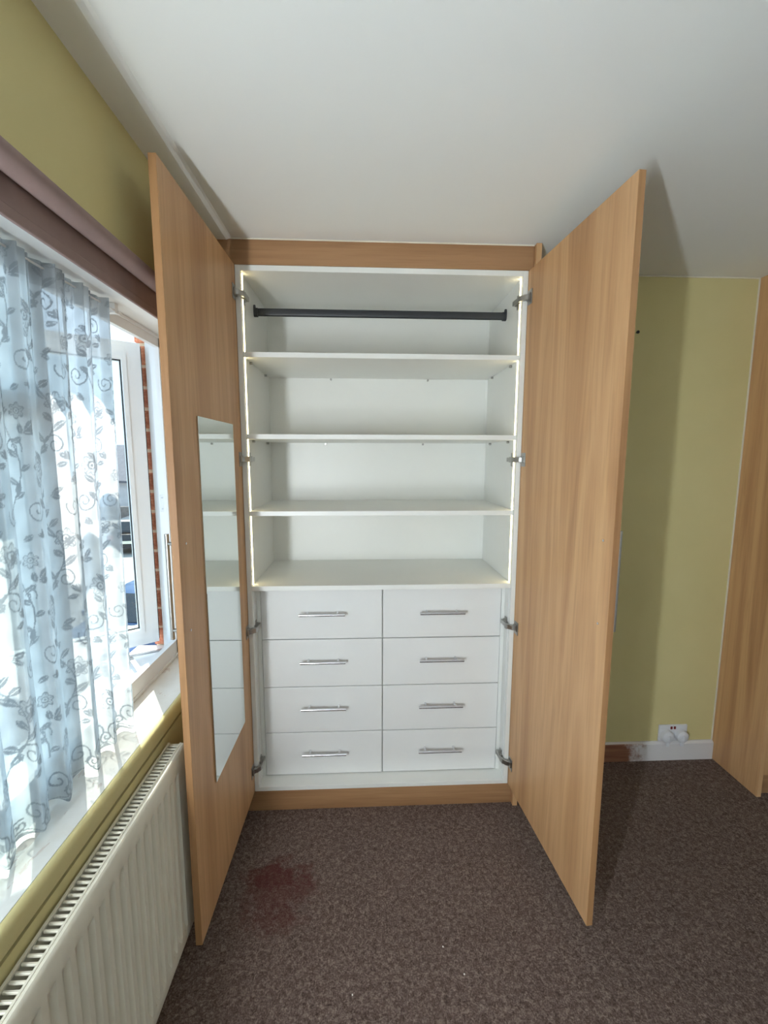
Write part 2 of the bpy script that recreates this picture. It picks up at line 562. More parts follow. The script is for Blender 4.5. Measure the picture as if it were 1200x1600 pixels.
# ------------------------------------------------------------------ open fitted wardrobe
H = 0.55
ZT, ZB, D = 2.222, 0.0935, 0.452
T = 0.018
wd = empty('fitted_wardrobe', (0, 0.2, 0), 'oak effect fitted wardrobe standing open with lit white shelves and drawers', 'wardrobe')
bv = 0.0008
for s in (-1, 1):
    mk('side_panel', B(s * H, s * (H - T), 0.0, D + T, ZB, ZT, bv, 1), 'white_board', wd)
mk('top_panel', B(-H + T, H - T, 0.0, D, ZT - 0.020, ZT, bv, 1), 'white_board', wd)
mk('bottom_panel', B(-H + T, H - T, 0.0, D, ZB, ZB + 0.018, bv, 1), 'white_board', wd)
mk('back_panel', B(-H + T, H - T, D, D + 0.008, ZB, ZT), 'white_board', wd)
for s in (-1, 1):
    mk('back_batten', B(s * (H - T - 0.012), s * (H - T), D - 0.0015, D, 1.0, ZT - 0.02), 'white_board', wd)
shelves = []
for zt in (1.916, 1.608, 1.305):
    sh = mk('shelf', B(-H + T + 0.0005, H - T - 0.0005, 0.012, D - 0.002, zt - 0.019, zt, bv, 1), 'white_board', wd)
    shelves.append((sh, zt - 0.019))
mk('drawer_top', B(-H + T + 0.0005, H - T - 0.0005, 0.004, D - 0.002, 0.980, 1.000, bv, 1), 'white_board', wd)
# shelf pins
pb = bmesh.new()
cyl(pb, (0, 0, 0), (0.010, 0, 0), 0.005, 10)
pin_src = None
def pin(sh, x, y, z, rz):
    global pin_src
    loc = Vector((x, y, z)) - wpos(sh)
    if pin_src is None:
        pin_src = mk('shelf_pin', pb, 'nickel', sh, local=True, loc=loc, rz=rz)
    else:
        inst(pin_src, 'shelf_pin', sh, loc, rz)
for sh, zb in shelves[:2]:
    for y in (0.10, 0.36):
        pin(sh, -H + T, y, zb - 0.006, 0.0)
        pin(sh, H - T, y, zb - 0.006, math.pi)
    for x in (-0.235, 0.235) if zb > 1.7 else (-0.265, 0.215):
        pin(sh, x, D, zb - 0.006, -math.pi / 2)
# led strips let into the side panels
for s in (-1, 1):
    mk('led_strip', B(s * (H - T + 0.001), s * (H - T - 0.0015), 0.024, 0.034, 1.001, 2.200), 'led_diffuser', wd, label='glowing warm white light strip')
    mk('strip_cover', B(s * (H - T + 0.001), s * (H - T - 0.0015), 0.024, 0.034, 0.113, 0.979), 'white_gloss', wd)
# hanging rail
rl = bmesh.new()
n = 24
def oval(bm, x0, x1, y, z, ry, rz_, seg=24):
    A, C = [], []
    for i in range(seg):
        t = 2 * math.pi * i / seg
        # stadium-like super-ellipse
        c, s_ = math.cos(t), math.sin(t)
        yy = y + ry * math.copysign(abs(c) ** 0.8, c)
        zz = z + rz_ * math.copysign(abs(s_) ** 0.6, s_)
        A.append(bm.verts.new((x0, yy, zz)))
        C.append(bm.verts.new((x1, yy, zz)))
    for i in range(seg):
        j = (i + 1) % seg
        bm.faces.new((A[i], A[j], C[j], C[i]))
    bm.faces.new(A[::-1]); bm.faces.new(C)
    bmesh.ops.recalc_face_normals(bm, faces=bm.faces)
oval(rl, -H + T + 0.004, H - T - 0.004, 0.20, 2.118, 0.0085, 0.0155)
rail = auto_smooth(mk('hanging_rail', rl, 'anthracite', wd, label='dark grey oval hanging rail'))
for s in (-1, 1):
    b = bmesh.new()
    oval(b, s * (H - T - 0.0055), s * (H - T - 0.0003), 0.20, 2.123, 0.013, 0.024)
    oval(b, s * (H - T - 0.016), s * (H - T - 0.0055), 0.20, 2.117, 0.0105, 0.018)
    mk('rail_bracket', b, 'anthracite', rail)
# drawer block
DY = 0.068
for s in (-1, 1):
    mk('filler_strip', B(s * (H - T - 0.0005), s * 0.5155, DY + 0.002, DY + 0.020, ZB + 0.018, 0.980, bv, 1), 'white_board', wd)
mk('drawer_divider', B(-0.009, 0.009, DY + 0.018, D - 0.002, ZB + 0.018, 0.980), 'white_board', wd)
edges = [0.9765, 0.7445, 0.5280, 0.3155, 0.1135]
hb = bmesh.new()
for k in range(4):
    za, zb = edges[k + 1] + 0.0018, edges[k] - 0.0018
    for s in (-1, 1):
        xa, xb = (-0.5135, -0.0022) if s < 0 else (0.0022, 0.5135)
        dr = mk('drawer', B(xa, xb, DY, DY + 0.018, za, zb, 0.0012, 2), 'white_drawer', wd)
        mk('drawer_box', boxes((xa + 0.02, xb - 0.02, DY + 0.018, D - 0.03, za + 0.02, zb - 0.03)), 'white_board', dr)
        hz = 0.8635 - k * 0.2118
        hx = s * 0.2545
        b = bmesh.new()
        yb_ = DY - 0.033
        cyl(b, (hx - 0.096, yb_, hz), (hx + 0.096, yb_, hz), 0.006, 18)
        for q in (-0.064, 0.064):
            cyl(b, (hx + q, yb_, hz), (hx + q, DY, hz), 0.005, 12)
        auto_smooth(mk('handle', b, 'chrome', dr, label='brushed silver bar handle'), 50)
# oak surround
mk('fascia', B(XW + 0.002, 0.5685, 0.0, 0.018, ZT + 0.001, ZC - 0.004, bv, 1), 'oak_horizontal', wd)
mk('fascia_caulk', boxes((XW + 0.09, 0.5685, -0.0015, 0.002, ZC - 0.005, ZC - 0.0004)), 'caulk', wd)
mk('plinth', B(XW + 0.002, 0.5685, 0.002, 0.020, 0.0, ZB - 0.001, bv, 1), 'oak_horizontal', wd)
mk('scribe_panel', B(XW + 0.002, -H - 0.0008, 0.0, 0.018, ZB, ZT, bv, 1), 'oak_vertical', wd)
mk('filler_panel', B(H + 0.0008, 0.5685, 0.0, 0.018, ZB, ZT, bv, 1), 'oak_vertical', wd)
mk('end_panel', B(0.5695, 0.5905, -0.018, YB - 0.002, 0.0, ZC - 0.001, bv, 1), 'oak_vertical', wd)
# doors
DL, DT = 0.590, 0.019
def door(side):
    a = 0.0106 if side == 'L' else 0.0839
    if side == 'L':
        ph = math.atan2(-math.cos(a), -math.sin(a)); s = 1; hx = -H - 0.0005
    else:
        ph = math.atan2(-math.cos(a), math.sin(a)); s = -1; hx = H + 0.0005
    y0, y1 = (-DT, 0) if s > 0 else (0, DT)
    d = mk('door', B(0.004, DL, y0, y1, 0.0, ZT - ZB, 0.0012, 2), 'oak_vertical', wd, local=True,
           loc=Vector((hx, 0, ZB)) - wd.location, rz=ph)
    mk('edge_band', B(DL + 0.0001, DL + 0.0012, y0 + 0.0004, y1 - 0.0004, 0.001, ZT - ZB - 0.001), 'oak_edge', d, local=True)
    for z in (2.120, 1.511, 0.818, 0.205):
        b = bmesh.new()
        zz = z - ZB
        def bx(xa, xb, ya, yb, za, zb): box(b, xa, xb, s * ya, s * yb, zz + za, zz + zb)
        bx(0.006, 0.040, 0.0002, 0.0030, -0.027, 0.027)          # cup flange on the door
        bx(0.008, 0.034, 0.0030, 0.0085, -0.013, 0.013)          # cup
        # knuckle linking door to arm
        prof = [(0.026, 0.005), (0.020, 0.018), (0.004, 0.032), (-0.012, 0.036), (-0.014, 0.026), (-0.002, 0.022), (0.010, 0.008)]
        A = [b.verts.new((p[0], s * p[1], zz - 0.010)) for p in prof]
        C = [b.verts.new((p[0], s * p[1], zz + 0.010)) for p in prof]
        for i in range(len(prof)):
            j = (i + 1) % len(prof)
            b.faces.new((A[i], A[j], C[j], C[i]))
        b.faces.new(A); b.faces.new(C[::-1])
        bx(-0.062, -0.010, 0.0260, 0.0345, -0.0085, 0.0085)      # arm
        bx(-0.058, -0.020, 0.0186, 0.0260, -0.011, 0.011)        # mounting plate
        bx(-0.050, -0.030, 0.0186, 0.0215, -0.027, 0.027)        # plate wings
        bmesh.ops.recalc_face_normals(b, faces=b.faces)
        bmesh.ops.bevel(b, geom=list(b.edges), offset=0.0012, segments=1, affect='EDGES')
        mk('hinge', b, 'nickel', d, local=True, label='metal concealed hinge')
    # screw ends of the outside handle
    for z in (1.289, 1.046):
        b = bmesh.new()
        cyl(b, (DL - 0.040, s * 0.0003, z - ZB), (DL - 0.040, s * 0.0022, z - ZB), 0.0035, 12)
        mk('screw_cap', b, 'chrome', d, local=True)
    b = bmesh.new()
    yo = -s * (DT + 0.030)
    cyl(b, (DL - 0.040, yo, 1.020 - ZB), (DL - 0.040, yo, 1.315 - ZB), 0.006, 16)
    for z in (1.289, 1.046):
        cyl(b, (DL - 0.040, yo, z - ZB), (DL - 0.040, -s * DT, z - ZB), 0.005, 12)
    auto_smooth(mk('handle', b, 'nickel', d, local=True, label='metal bar handle on the outer face'), 50)
    return d
dl = door('L')
dr_ = door('R')
mk('mirror', B(0.108, 0.430, 0.0003, 0.0045, 0.486 - ZB, 1.637 - ZB, 0.0010, 1), 'mirror_glass', dl, local=True, label='tall narrow mirror on the inside of the door')

# ------------------------------------------------------------------ closed wardrobe at the right
tw = empty('fitted_wardrobe', (2.25, 0.12, 0), 'closed oak effect wardrobe at the right edge beside the yellow wall', 'wardrobe')
mk('end_panel', B(XR, XR + 0.021, -0.018, YB - 0.001, 0.0, ZC - 0.001, bv, 1), 'oak_vertical', tw)
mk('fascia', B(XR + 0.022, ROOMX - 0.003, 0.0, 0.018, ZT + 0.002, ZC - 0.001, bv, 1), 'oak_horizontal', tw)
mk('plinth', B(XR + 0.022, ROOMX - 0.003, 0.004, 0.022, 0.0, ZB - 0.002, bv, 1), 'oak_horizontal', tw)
mk('carcass', B(XR + 0.024, ROOMX - 0.005, 0.020, YB - 0.002, ZB, ZT), 'white_board', tw)
xm = (XR + 0.024 + ROOMX - 0.004) / 2
for (xa, xb, hx) in ((XR + 0.026, xm - 0.0015, xm - 0.04), (xm + 0.0015, ROOMX - 0.005, xm + 0.04)):
    d2 = mk('door', B(xa, xb, -0.001, 0.018, ZB, ZT, 0.0012, 2), 'oak_vertical', tw)
    b = bmesh.new()
    cyl(b, (hx, -0.033, 1.02), (hx, -0.033, 1.315), 0.006, 14)
    for z in (1.289, 1.046): cyl(b, (hx, -0.033, z), (hx, -0.001, z), 0.005, 10)
    auto_smooth(mk('handle', b, 'chrome', d2), 50)

# ------------------------------------------------------------------ radiator under the window
RY0, RY1, RZ0, RZ1 = -1.75, -0.535, 0.118, 0.700
RXF, RXB = -0.596, -0.6445
rad = empty('radiator', (-0.62, -1.1, RZ0), 'cream ribbed panel radiator under the window sill', 'radiator')
pts = []
edge = 0.040
ny = int((RY1 - RY0 - 2 * edge) / 0.0335)
pitch = (RY1 - RY0 - 2 * edge) / ny
rb = bmesh.new()
cols = [(RY0, 0.0), (RY0 + edge - 0.004, 0.0)]
for k in range(ny):
    y = RY0 + edge + k * pitch
    cols += [(y, 0.0), (y + pitch * 0.16, -0.0105), (y + pitch * 0.44, -0.0105), (y + pitch * 0.60, 0.0)]
cols += [(RY1 - edge, 0.0), (RY1, 0.0)]
rows = [(RZ0, 0.004, 0), (RZ0 + 0.008, 0.0, 0), (RZ0 + 0.045, 0.0, 0), (RZ0 + 0.065, 0, 1), (RZ1 - 0.075, 0, 1), (RZ1 - 0.052, 0, 0), (RZ1 - 0.006, 0, 0), (RZ1, 0.005, 0)]
grid = []
for (z, back, k) in rows:
    grid.append([rb.verts.new((RXF - back + (dx if k else 0.0), y, z)) for (y, dx) in cols])
for i in range(len(rows) - 1):
    for j in range(len(cols) - 1):
        rb.faces.new((grid[i][j], grid[i][j + 1], grid[i + 1][j + 1], grid[i + 1][j]))
bmesh.ops.recalc_face_normals(rb, faces=rb.faces)
g = bmesh.ops.extrude_face_region(rb, geom=list(rb.faces))
for vtx in [e for e in g['geom'] if isinstance(e, bmesh.types.BMVert)]: vtx.co.x -= 0.006
bmesh.ops.recalc_face_normals(rb, faces=rb.faces)
auto_smooth(mk('front_panel', rb, 'radiator_enamel', rad), 40)
mk('back_panel', B(RXB, RXB + 0.006, RY0, RY1, RZ0 + 0.01, RZ1 - 0.004), 'radiator_enamel', rad)
for ya, yb in ((RY0, RY0 + 0.003), (RY1 - 0.003, RY1)):
    mk('side_cheek', B(RXB + 0.006, RXF - 0.013, ya, yb, RZ0 + 0.03, RZ1 - 0.002, 0.0008, 1), 'radiator_enamel', rad)
mk('grille_rail', boxes((RXF - 0.0145, RXF - 0.0105, RY0, RY1, RZ1 - 0.006, RZ1 + 0.002), (RXB + 0.0005, RXB + 0.006, RY0, RY1, RZ1 - 0.006, RZ1 + 0.002)), 'radiator_enamel', rad)
gsrc = None
k = 0
y = RY1 - 0.010
while y > RY0 + 0.006 and k < 130:
    loc = Vector(((RXB + RXF) / 2 - 0.0025, y, RZ1 - 0.003)) - wpos(rad)
    if gsrc is None:
        gsrc = mk('grille_bar', B(-0.0150, 0.0150, -0.0021, 0.0021, -0.0025, 0.0025, 0.0008, 1), 'radiator_enamel', rad, local=True, loc=loc)
    else:
        inst(gsrc, 'grille_bar', rad, loc)
    y -= 0.0125
    k += 1
mk('convector_fin', boxes(*[(RXB + 0.010, RXF - 0.016, RY0 + 0.03 + i * 0.05, RY0 + 0.0315 + i * 0.05, RZ0 + 0.05, RZ1 - 0.04) for i in range(23)]), 'radiator_enamel', rad)

# ------------------------------------------------------------------ roller blind
bl = empty('roller_blind', (-0.63, -1.0, 1.98), 'mauve brown roller blind rolled up above the window', 'blind')
RBY0, RBY1 = -2.40, -0.06
b = bmesh.new()
cyl(b, (-0.6275, RBY0, 1.979), (-0.6275, RBY1, 1.979), 0.0205, 40)
auto_smooth(mk('fabric_roll', b, 'blind_fabric', bl), 50)
mk('hanging_fabric', B(-0.6475, -0.6450, RBY0 + 0.01, RBY1 - 0.01, 1.918, 1.980), 'blind_fabric', bl)
mk('bottom_bar', B(-0.6490, -0.6420, RBY0 + 0.01, RBY1 - 0.01, 1.899, 1.920, 0.002, 2), 'blind_fabric', bl)
for ya, yb in ((RBY0 - 0.006, RBY0 - 0.001), (RBY1 + 0.001, RBY1 + 0.006)):
    mk('bracket', B(-0.6495, -0.612, ya, yb, 1.962, 2.000, 0.001, 1), 'white_gloss', bl)

# ------------------------------------------------------------------ net curtain
nc = empty('net_curtain', (-0.74, -1.2, WZ0), 'white floral lace net curtain hanging over the window sill', 'curtain')
import numpy as np
TW, THT, RES = 0.30, 0.38, 0.0011
def lace_tile():
    """one repeat of the woven design: S-stem, flowers, leaves and scrolls (0..1 density)"""
    nx, ny = int(TW / RES), int(THT / RES)
    X, Y = np.meshgrid((np.arange(nx) + 0.5) * RES, (np.arange(ny) + 0.5) * RES)
    A = np.zeros((ny, nx), dtype=np.float32)
    def loc(cx, cy_):
        dx = (X - cx + TW / 2) % TW - TW / 2
        dy = (Y - cy_ + THT / 2) % THT - THT / 2
        return dx, dy
    def paint(mask, val):
        A[mask] = np.maximum(A[mask], val)
    def dots(pts, w0, w1, val):
        n_ = len(pts)
        for i, (px, py) in enumerate(pts):
            w = w0 + (w1 - w0) * i / max(1, n_ - 1)
            dx, dy = loc(px, py)
            paint(dx * dx + dy * dy < w * w, val)
    def leaf(cx, cy_, ang, L, Wd, val=1.0, vein=True):
        dx, dy = loc(cx, cy_)
        c, s_ = math.cos(ang), math.sin(ang)
        u_ = (dx * c + dy * s_) / L
        v_ = (-dx * s_ + dy * c)
        half = Wd * np.sin(np.pi * np.clip(u_, 0, 1)) ** 0.8
        m = (u_ > 0) & (u_ < 1) & (np.abs(v_) < half)
        if vein: m &= np.abs(v_) > 0.0007
        paint(m, val)
    def flower(cx, cy_, R, n_, rot=0.0):
        dx, dy = loc(cx, cy_)
        r = np.hypot(dx, dy)
        th = np.arctan2(dy, dx) + rot
        pet = R * (0.66 + 0.34 * np.abs(np.cos(th * n_ / 2)))
        paint((r < pet) & (r > pet - 0.0036), 1.0)
        paint((r < pet) & (np.abs(np.sin(th * n_ / 2)) < 0.16) & (r > R * 0.3), 0.9)
        paint((r < R * 0.40) & (r > R * 0.26), 1.0)
        paint(r < R * 0.13, 1.0)
        paint((r < pet - 0.003) & (r > R * 0.40), 0.35)
    def spiral(cx, cy_, R, turns, start, sgn, w):
        pts = []
        N_ = int(90 * turns)
        for i in range(N_):
            q = i / N_
            a_ = start + sgn * q * turns * 2 * math.pi
            rr = R * (1 - 0.86 * q)
            pts.append((cx + rr * math.cos(a_), cy_ + rr * math.sin(a_)))
        dots(pts, w, w * 0.7, 1.0)
    stem = [(0.15 + 0.050 * math.sin(2 * math.pi * y_ / THT), y_) for y_ in np.arange(0, THT, 0.0014)]
    dots(stem, 0.0020, 0.0020, 1.0)
    stem2 = [((0.30 + 0.030 * math.sin(2 * math.pi * y_ / THT + 2.2)) % TW, y_) for y_ in np.arange(0, THT, 0.0014)]
    dots(stem2, 0.0018, 0.0018, 1.0)
    for k in range(11):
        y_ = THT * (k + 0.2) / 11
        x_ = 0.30 + 0.030 * math.sin(2 * math.pi * y_ / THT + 2.2)
        sg = 1 if k % 2 else -1
        leaf(x_, y_, math.pi / 2 - sg * 1.0, 0.030 + 0.008 * (k % 2), 0.0075)
    for k in range(13):
        y_ = THT * (k + 0.5) / 13
        x_ = 0.15 + 0.050 * math.sin(2 * math.pi * y_ / THT)
        sg = 1 if k % 2 else -1
        leaf(x_, y_, math.pi / 2 - sg * 0.9, 0.038 + 0.009 * (k % 3), 0.0095)
    flower(0.205, 0.155, 0.034, 7)
    flower(0.092, 0.330, 0.032, 6, 0.3)
    flower(0.030, 0.120, 0.021, 6)
    flower(0.268, 0.295, 0.022, 6, 0.4)
    flower(0.015, 0.235, 0.015, 5)
    spiral(0.100, 0.215, 0.032, 1.6, -0.6, 1, 0.0024)
    spiral(0.235, 0.045, 0.034, 1.6, 2.4, 1, 0.0024)
    spiral(0.285, 0.205, 0.024, 1.5, 3.6, -1, 0.0021)
    spiral(0.055, 0.040, 0.028, 1.5, 0.4, -1, 0.0021)
    for (x_, y_, a_, L) in ((0.06, 0.175, 0.5, 0.034), (0.065, 0.170, 1.3, 0.030), (0.07, 0.165, -0.3, 0.030), (0.25, 0.245, 2.2, 0.036), (0.255, 0.240, 3.0, 0.03), (0.26, 0.235, 1.4, 0.028),
                            (0.21, 0.355, 0.2, 0.032), (0.215, 0.350, 0.9, 0.030), (0.005, 0.300, 1.0, 0.034), (0.010, 0.295, 0.3, 0.03), (0.285, 0.085, 1.9, 0.03), (0.12, 0.080, 2.7, 0.034), (0.125, 0.075, 3.4, 0.03), (0.28, 0.345, 2.6, 0.028), (0.04, 0.285, 2.1, 0.026)):
        leaf(x_, y_, a_, L * 1.1, 0.0080)
    return A
def lace_border():
    """scalloped border: paired C-scrolls with leaves"""
    PW, PH = 0.15, 0.13
    nx, ny = int(PW / RES), int(PH / RES)
    X, Y = np.meshgrid((np.arange(nx) + 0.5) * RES, (np.arange(ny) + 0.5) * RES)
    A = np.zeros((ny, nx), dtype=np.float32)
    def paint(m, v): A[m] = np.maximum(A[m], v)
    for (cx, cy_, R, st, sg) in ((0.040, 0.060, 0.032, -1.2, 1), (0.110, 0.060, 0.032, 4.3, -1), (0.075, 0.035, 0.020, -1.5, 1), (0.006, 0.030, 0.018, 1.0, 1), (0.145, 0.030, 0.018, 2.0, -1)):
        for i in range(150):
            q = i / 150
            a_ = st + sg * q * 9.0
            rr = R * (1 - 0.86 * q)
            paint((X - cx - rr * math.cos(a_)) ** 2 + (Y - cy_ - rr * math.sin(a_)) ** 2 < 0.0024 ** 2, 1.0)
    edge = 0.010 + 0.010 * np.abs(np.sin(X * math.pi / 0.075))
    paint(Y < 0.024 - edge, 1.0)
    paint(np.abs(Y - (0.030 - edge)) < 0.0016, 1.0)
    return A
TILE, BORD = lace_tile(), lace_border()
def density(u, v):
    """u, v arrays in metres of cloth; v = 0 at the hem"""
    v0 = v
    u, v = u * 1.3, v * 1.3
    ty, tx = TILE.shape
    a_ = 0.9 * TILE[((v % THT) / THT * ty).astype(int) % ty, ((u % TW) / TW * tx).astype(int) % tx]
    by, bx_ = BORD.shape
    inb = v < 0.13
    c_ = BORD[np.clip((v / 0.13 * by).astype(int), 0, by - 1), ((u % 0.15) / 0.15 * bx_).astype(int) % bx_]
    out = np.where(inb, np.maximum(c_, 0.25 * a_), a_)
    fill = 0.16 + 0.16 * np.sin(u * 61 + 2.0 * np.sin(v * 23)) * np.sin(v * 47 + 1.7 * np.sin(u * 31))
    out = np.maximum(out, fill)
    return np.where(v0 > 1.072, np.maximum(out, 0.45), out)

def curtain():
    ztop, zbot = 1.918, 0.796
    rnd = random.Random(3)
    ph = [rnd.uniform(0, 6.28) for _ in range(8)]
    SV, SE = 0.47, 1.36
    s_ = np.concatenate([np.linspace(0, SV, 470), np.linspace(SV, SE, 130)[1:]])
    k = np.linspace(0, 1, 620)
    S, K = np.meshgrid(s_, k, indexing='ij')
    w = S * 72 + 1.1 * np.sin(S * 9 + ph[0])
    amp = 0.0165 * (0.55 + 0.45 * K)
    f = np.sin(w) + 0.35 * np.sin(2 * w + ph[1]) + 0.28 * np.sin(S * 31 + ph[2])
    gath = 0.005 * (1 - K) ** 3 * np.sin(S * 260 + ph[3])
    xo = amp * f + gath
    yo = 0.010 * np.sin(2 * w + 0.8) * (0.5 + 0.5 * K)
    xm, ym = xo[:, 372], (-S + yo)[:, 372]
    uu = np.concatenate([[0], np.cumsum(np.hypot(np.diff(xm), np.diff(ym)))])
    U = np.repeat(uu[:, None], len(k), 1)
    hemz = zbot + 0.012 - 0.012 * np.abs(np.sin(U * math.pi / 0.075))
    Z = ztop + (hemz - ztop) * K
    Yw = -0.515 - 0.075 * K * np.exp(-S * 3.5) - S + yo
    Xw = np.maximum(-0.7345 + xo + 0.016 * K * K, -0.7625)
    Dn = density(U, Z - zbot)
    n1, n2 = S.shape
    co = np.stack([Xw, Yw, Z], -1).reshape(-1, 3) - np.array(wpos(nc))
    idx = np.arange(n1 * n2).reshape(n1, n2)
    q = np.stack([idx[:-1, :-1], idx[1:, :-1], idx[1:, 1:], idx[:-1, 1:]], -1).reshape(-1, 4)
    me = bpy.data.meshes.new('lace_panel')
    me.vertices.add(len(co)); me.vertices.foreach_set('co', co.astype(np.float32).ravel())
    me.loops.add(q.size); me.loops.foreach_set('vertex_index', q.astype(np.int32).ravel())
    me.polygons.add(len(q)); me.polygons.foreach_set('loop_start', np.arange(0, q.size, 4, dtype=np.int32))
    me.polygons.foreach_set('use_smooth', np.ones(len(q), dtype=bool))
    me.update(calc_edges=True)
    at = me.attributes.new('weave', 'FLOAT', 'POINT')
    at.data.foreach_set('value', Dn.reshape(-1).astype(np.float32))
    me.materials.append(M['lace_net'])
    o = bpy.data.objects.new('lace_panel', me)
    COL.objects.link(o)
    o.parent = nc
    return o
curtain()
b = bmesh.new()
cyl(b, (-0.7375, -2.33, 1.906), (-0.7375, -0.47, 1.906), 0.0022, 8)
mk('curtain_wire', b, 'white_gloss', nc)
b = bmesh.new()
box(b, -0.7640, -0.7350, -0.478, -0.462, 1.900, 1.9255)
cyl(b, (-0.7375, -0.466, 1.906), (-0.7375, -0.45, 1.906), 0.005, 10)
mk('wire_hook', b, 'white_gloss', nc)

# ------------------------------------------------------------------ socket with covers, wall screw, crumbs
so = empty('wall_socket', (1.472, YB, 0.10), 'white double wall socket above the white skirting', 'socket')
mk('face_plate', B(1.400, 1.546, YB - 0.010, YB - 0.0003, 0.101, 0.187, 0.003, 2), 'socket_plastic', so)
for x in (1.462, 1.479):
    mk('switch', B(x - 0.005, x + 0.005, YB - 0.0135, YB - 0.0095, 0.166, 0.180, 0.001, 1), 'switch_red', so)
def plug(x, label, z=0.133):
    p = empty('socket_cover', (x, YB - 0.010, z), label, 'socket cover', 'covers in the double socket')
    b = bmesh.new()
    cyl(b, (x, YB - 0.0105, z), (x, YB - 0.030, z), 0.032, 28, 0.029)
    cyl(b, (x, YB - 0.030, z), (x, YB - 0.036, z), 0.029, 28, 0.018)
    auto_smooth(mk('cover_cap', b, 'socket_plastic', p), 40)
    b = B(x - 0.008, x + 0.008, YB - 0.030, YB - 0.022, z - 0.050, z - 0.028, 0.002, 2)
    mk('pull_tab', b, 'socket_plastic', p)
    mk('grip', B(x - 0.003, x + 0.003, YB - 0.041, YB - 0.035, z - 0.014, z + 0.014, 0.001, 1), 'socket_plastic', p)
plug(1.437, 'round white plug cover in the left half of the double socket')
plug(1.512, 'round white plug cover in the right half of the double socket')
b = bmesh.new()
cyl(b, (1.140, YB - 0.010, 2.073), (1.140, YB - 0.0003, 2.073), 0.003, 10)
cyl(b, (1.140, YB - 0.013, 2.073), (1.140, YB - 0.010, 2.073), 0.007, 12)
mk('wall_screw', b, 'rubber', label='small dark screw in the yellow wall beside the right wardrobe door', cat='screw')
for (x, y, lab) in ((-0.115, -0.665, 'tiny white crumb on the carpet, nearest the viewer'), (0.165, -0.555, 'tiny white crumb on the carpet, farthest from the viewer'),
                    (0.215, -0.630, 'tiny white crumb on the carpet, closest to the right door')):
    b = bmesh.new()
    bmesh.ops.create_icosphere(b, subdivisions=1, radius=0.0026)
    for vt in b.verts: vt.co *= random.uniform(0.7, 1.2)
    mk('paint_crumb', b, 'crumb_white', loc=(x, y, 0.002), label=lab, cat='crumb', group='white crumbs on the carpet')

# ------------------------------------------------------------------ added light tube on the sill, standing for the bright uncurtained window strip
def m_added_light_tube():
    t = NT('lamp_shade')
    t.b.inputs['Base Color'].default_value = (0.9, 0.9, 0.88, 1)
    t.b.inputs['Emission Color'].default_value = (0.87, 0.95, 1.0, 1)
    t.b.inputs['Emission Strength'].default_value = 65.0
    M['lamp_shade'] = t.m
m_added_light_tube()
LX, LY, LZ = -0.716, -2.085, WZ0
fl = empty('sill_lamp', (LX, LY, LZ), 'slim lit tube lamp standing on the window sill behind the viewer', 'lamp')
b = bmesh.new()
cyl(b, (LX, LY, LZ), (LX, LY, LZ + 0.014), 0.042, 36)
cyl(b, (LX, LY, LZ + 0.014), (LX, LY, LZ + 0.026), 0.042, 36, 0.022)
auto_smooth(mk('base', b, 'anthracite', fl), 40)
b = bmesh.new()
cyl(b, (LX, LY, LZ + 0.0262), (LX, LY, LZ + 0.72), 0.026, 32)
auto_smooth(mk('lamp_shade', b, 'lamp_shade', fl, label='glowing white tube shade'), 40)
b = bmesh.new()
cyl(b, (LX, LY, LZ + 0.7202), (LX, LY, LZ + 0.728), 0.027, 32)
mk('cap', b, 'anthracite', fl)

# ------------------------------------------------------------------ the street outside
GZ = -2.70
mk('street', B(-15.5, -2.6, -25, 70, GZ - 0.2, GZ), 'street_asphalt', kind='structure', label='pale sunlit street below the window', cat='street')
mk('pavement', B(-2.59, -0.885, -25, 70, GZ - 0.2, GZ + 0.08), 'pavement_slab', kind='structure', label='pavement strip directly below the window', cat='pavement')
mk('far_ground', B(-60, -15.51, -40, 90, GZ - 0.2, GZ + 0.06), 'pavement_slab', kind='structure', label='pale forecourts across the street', cat='ground')

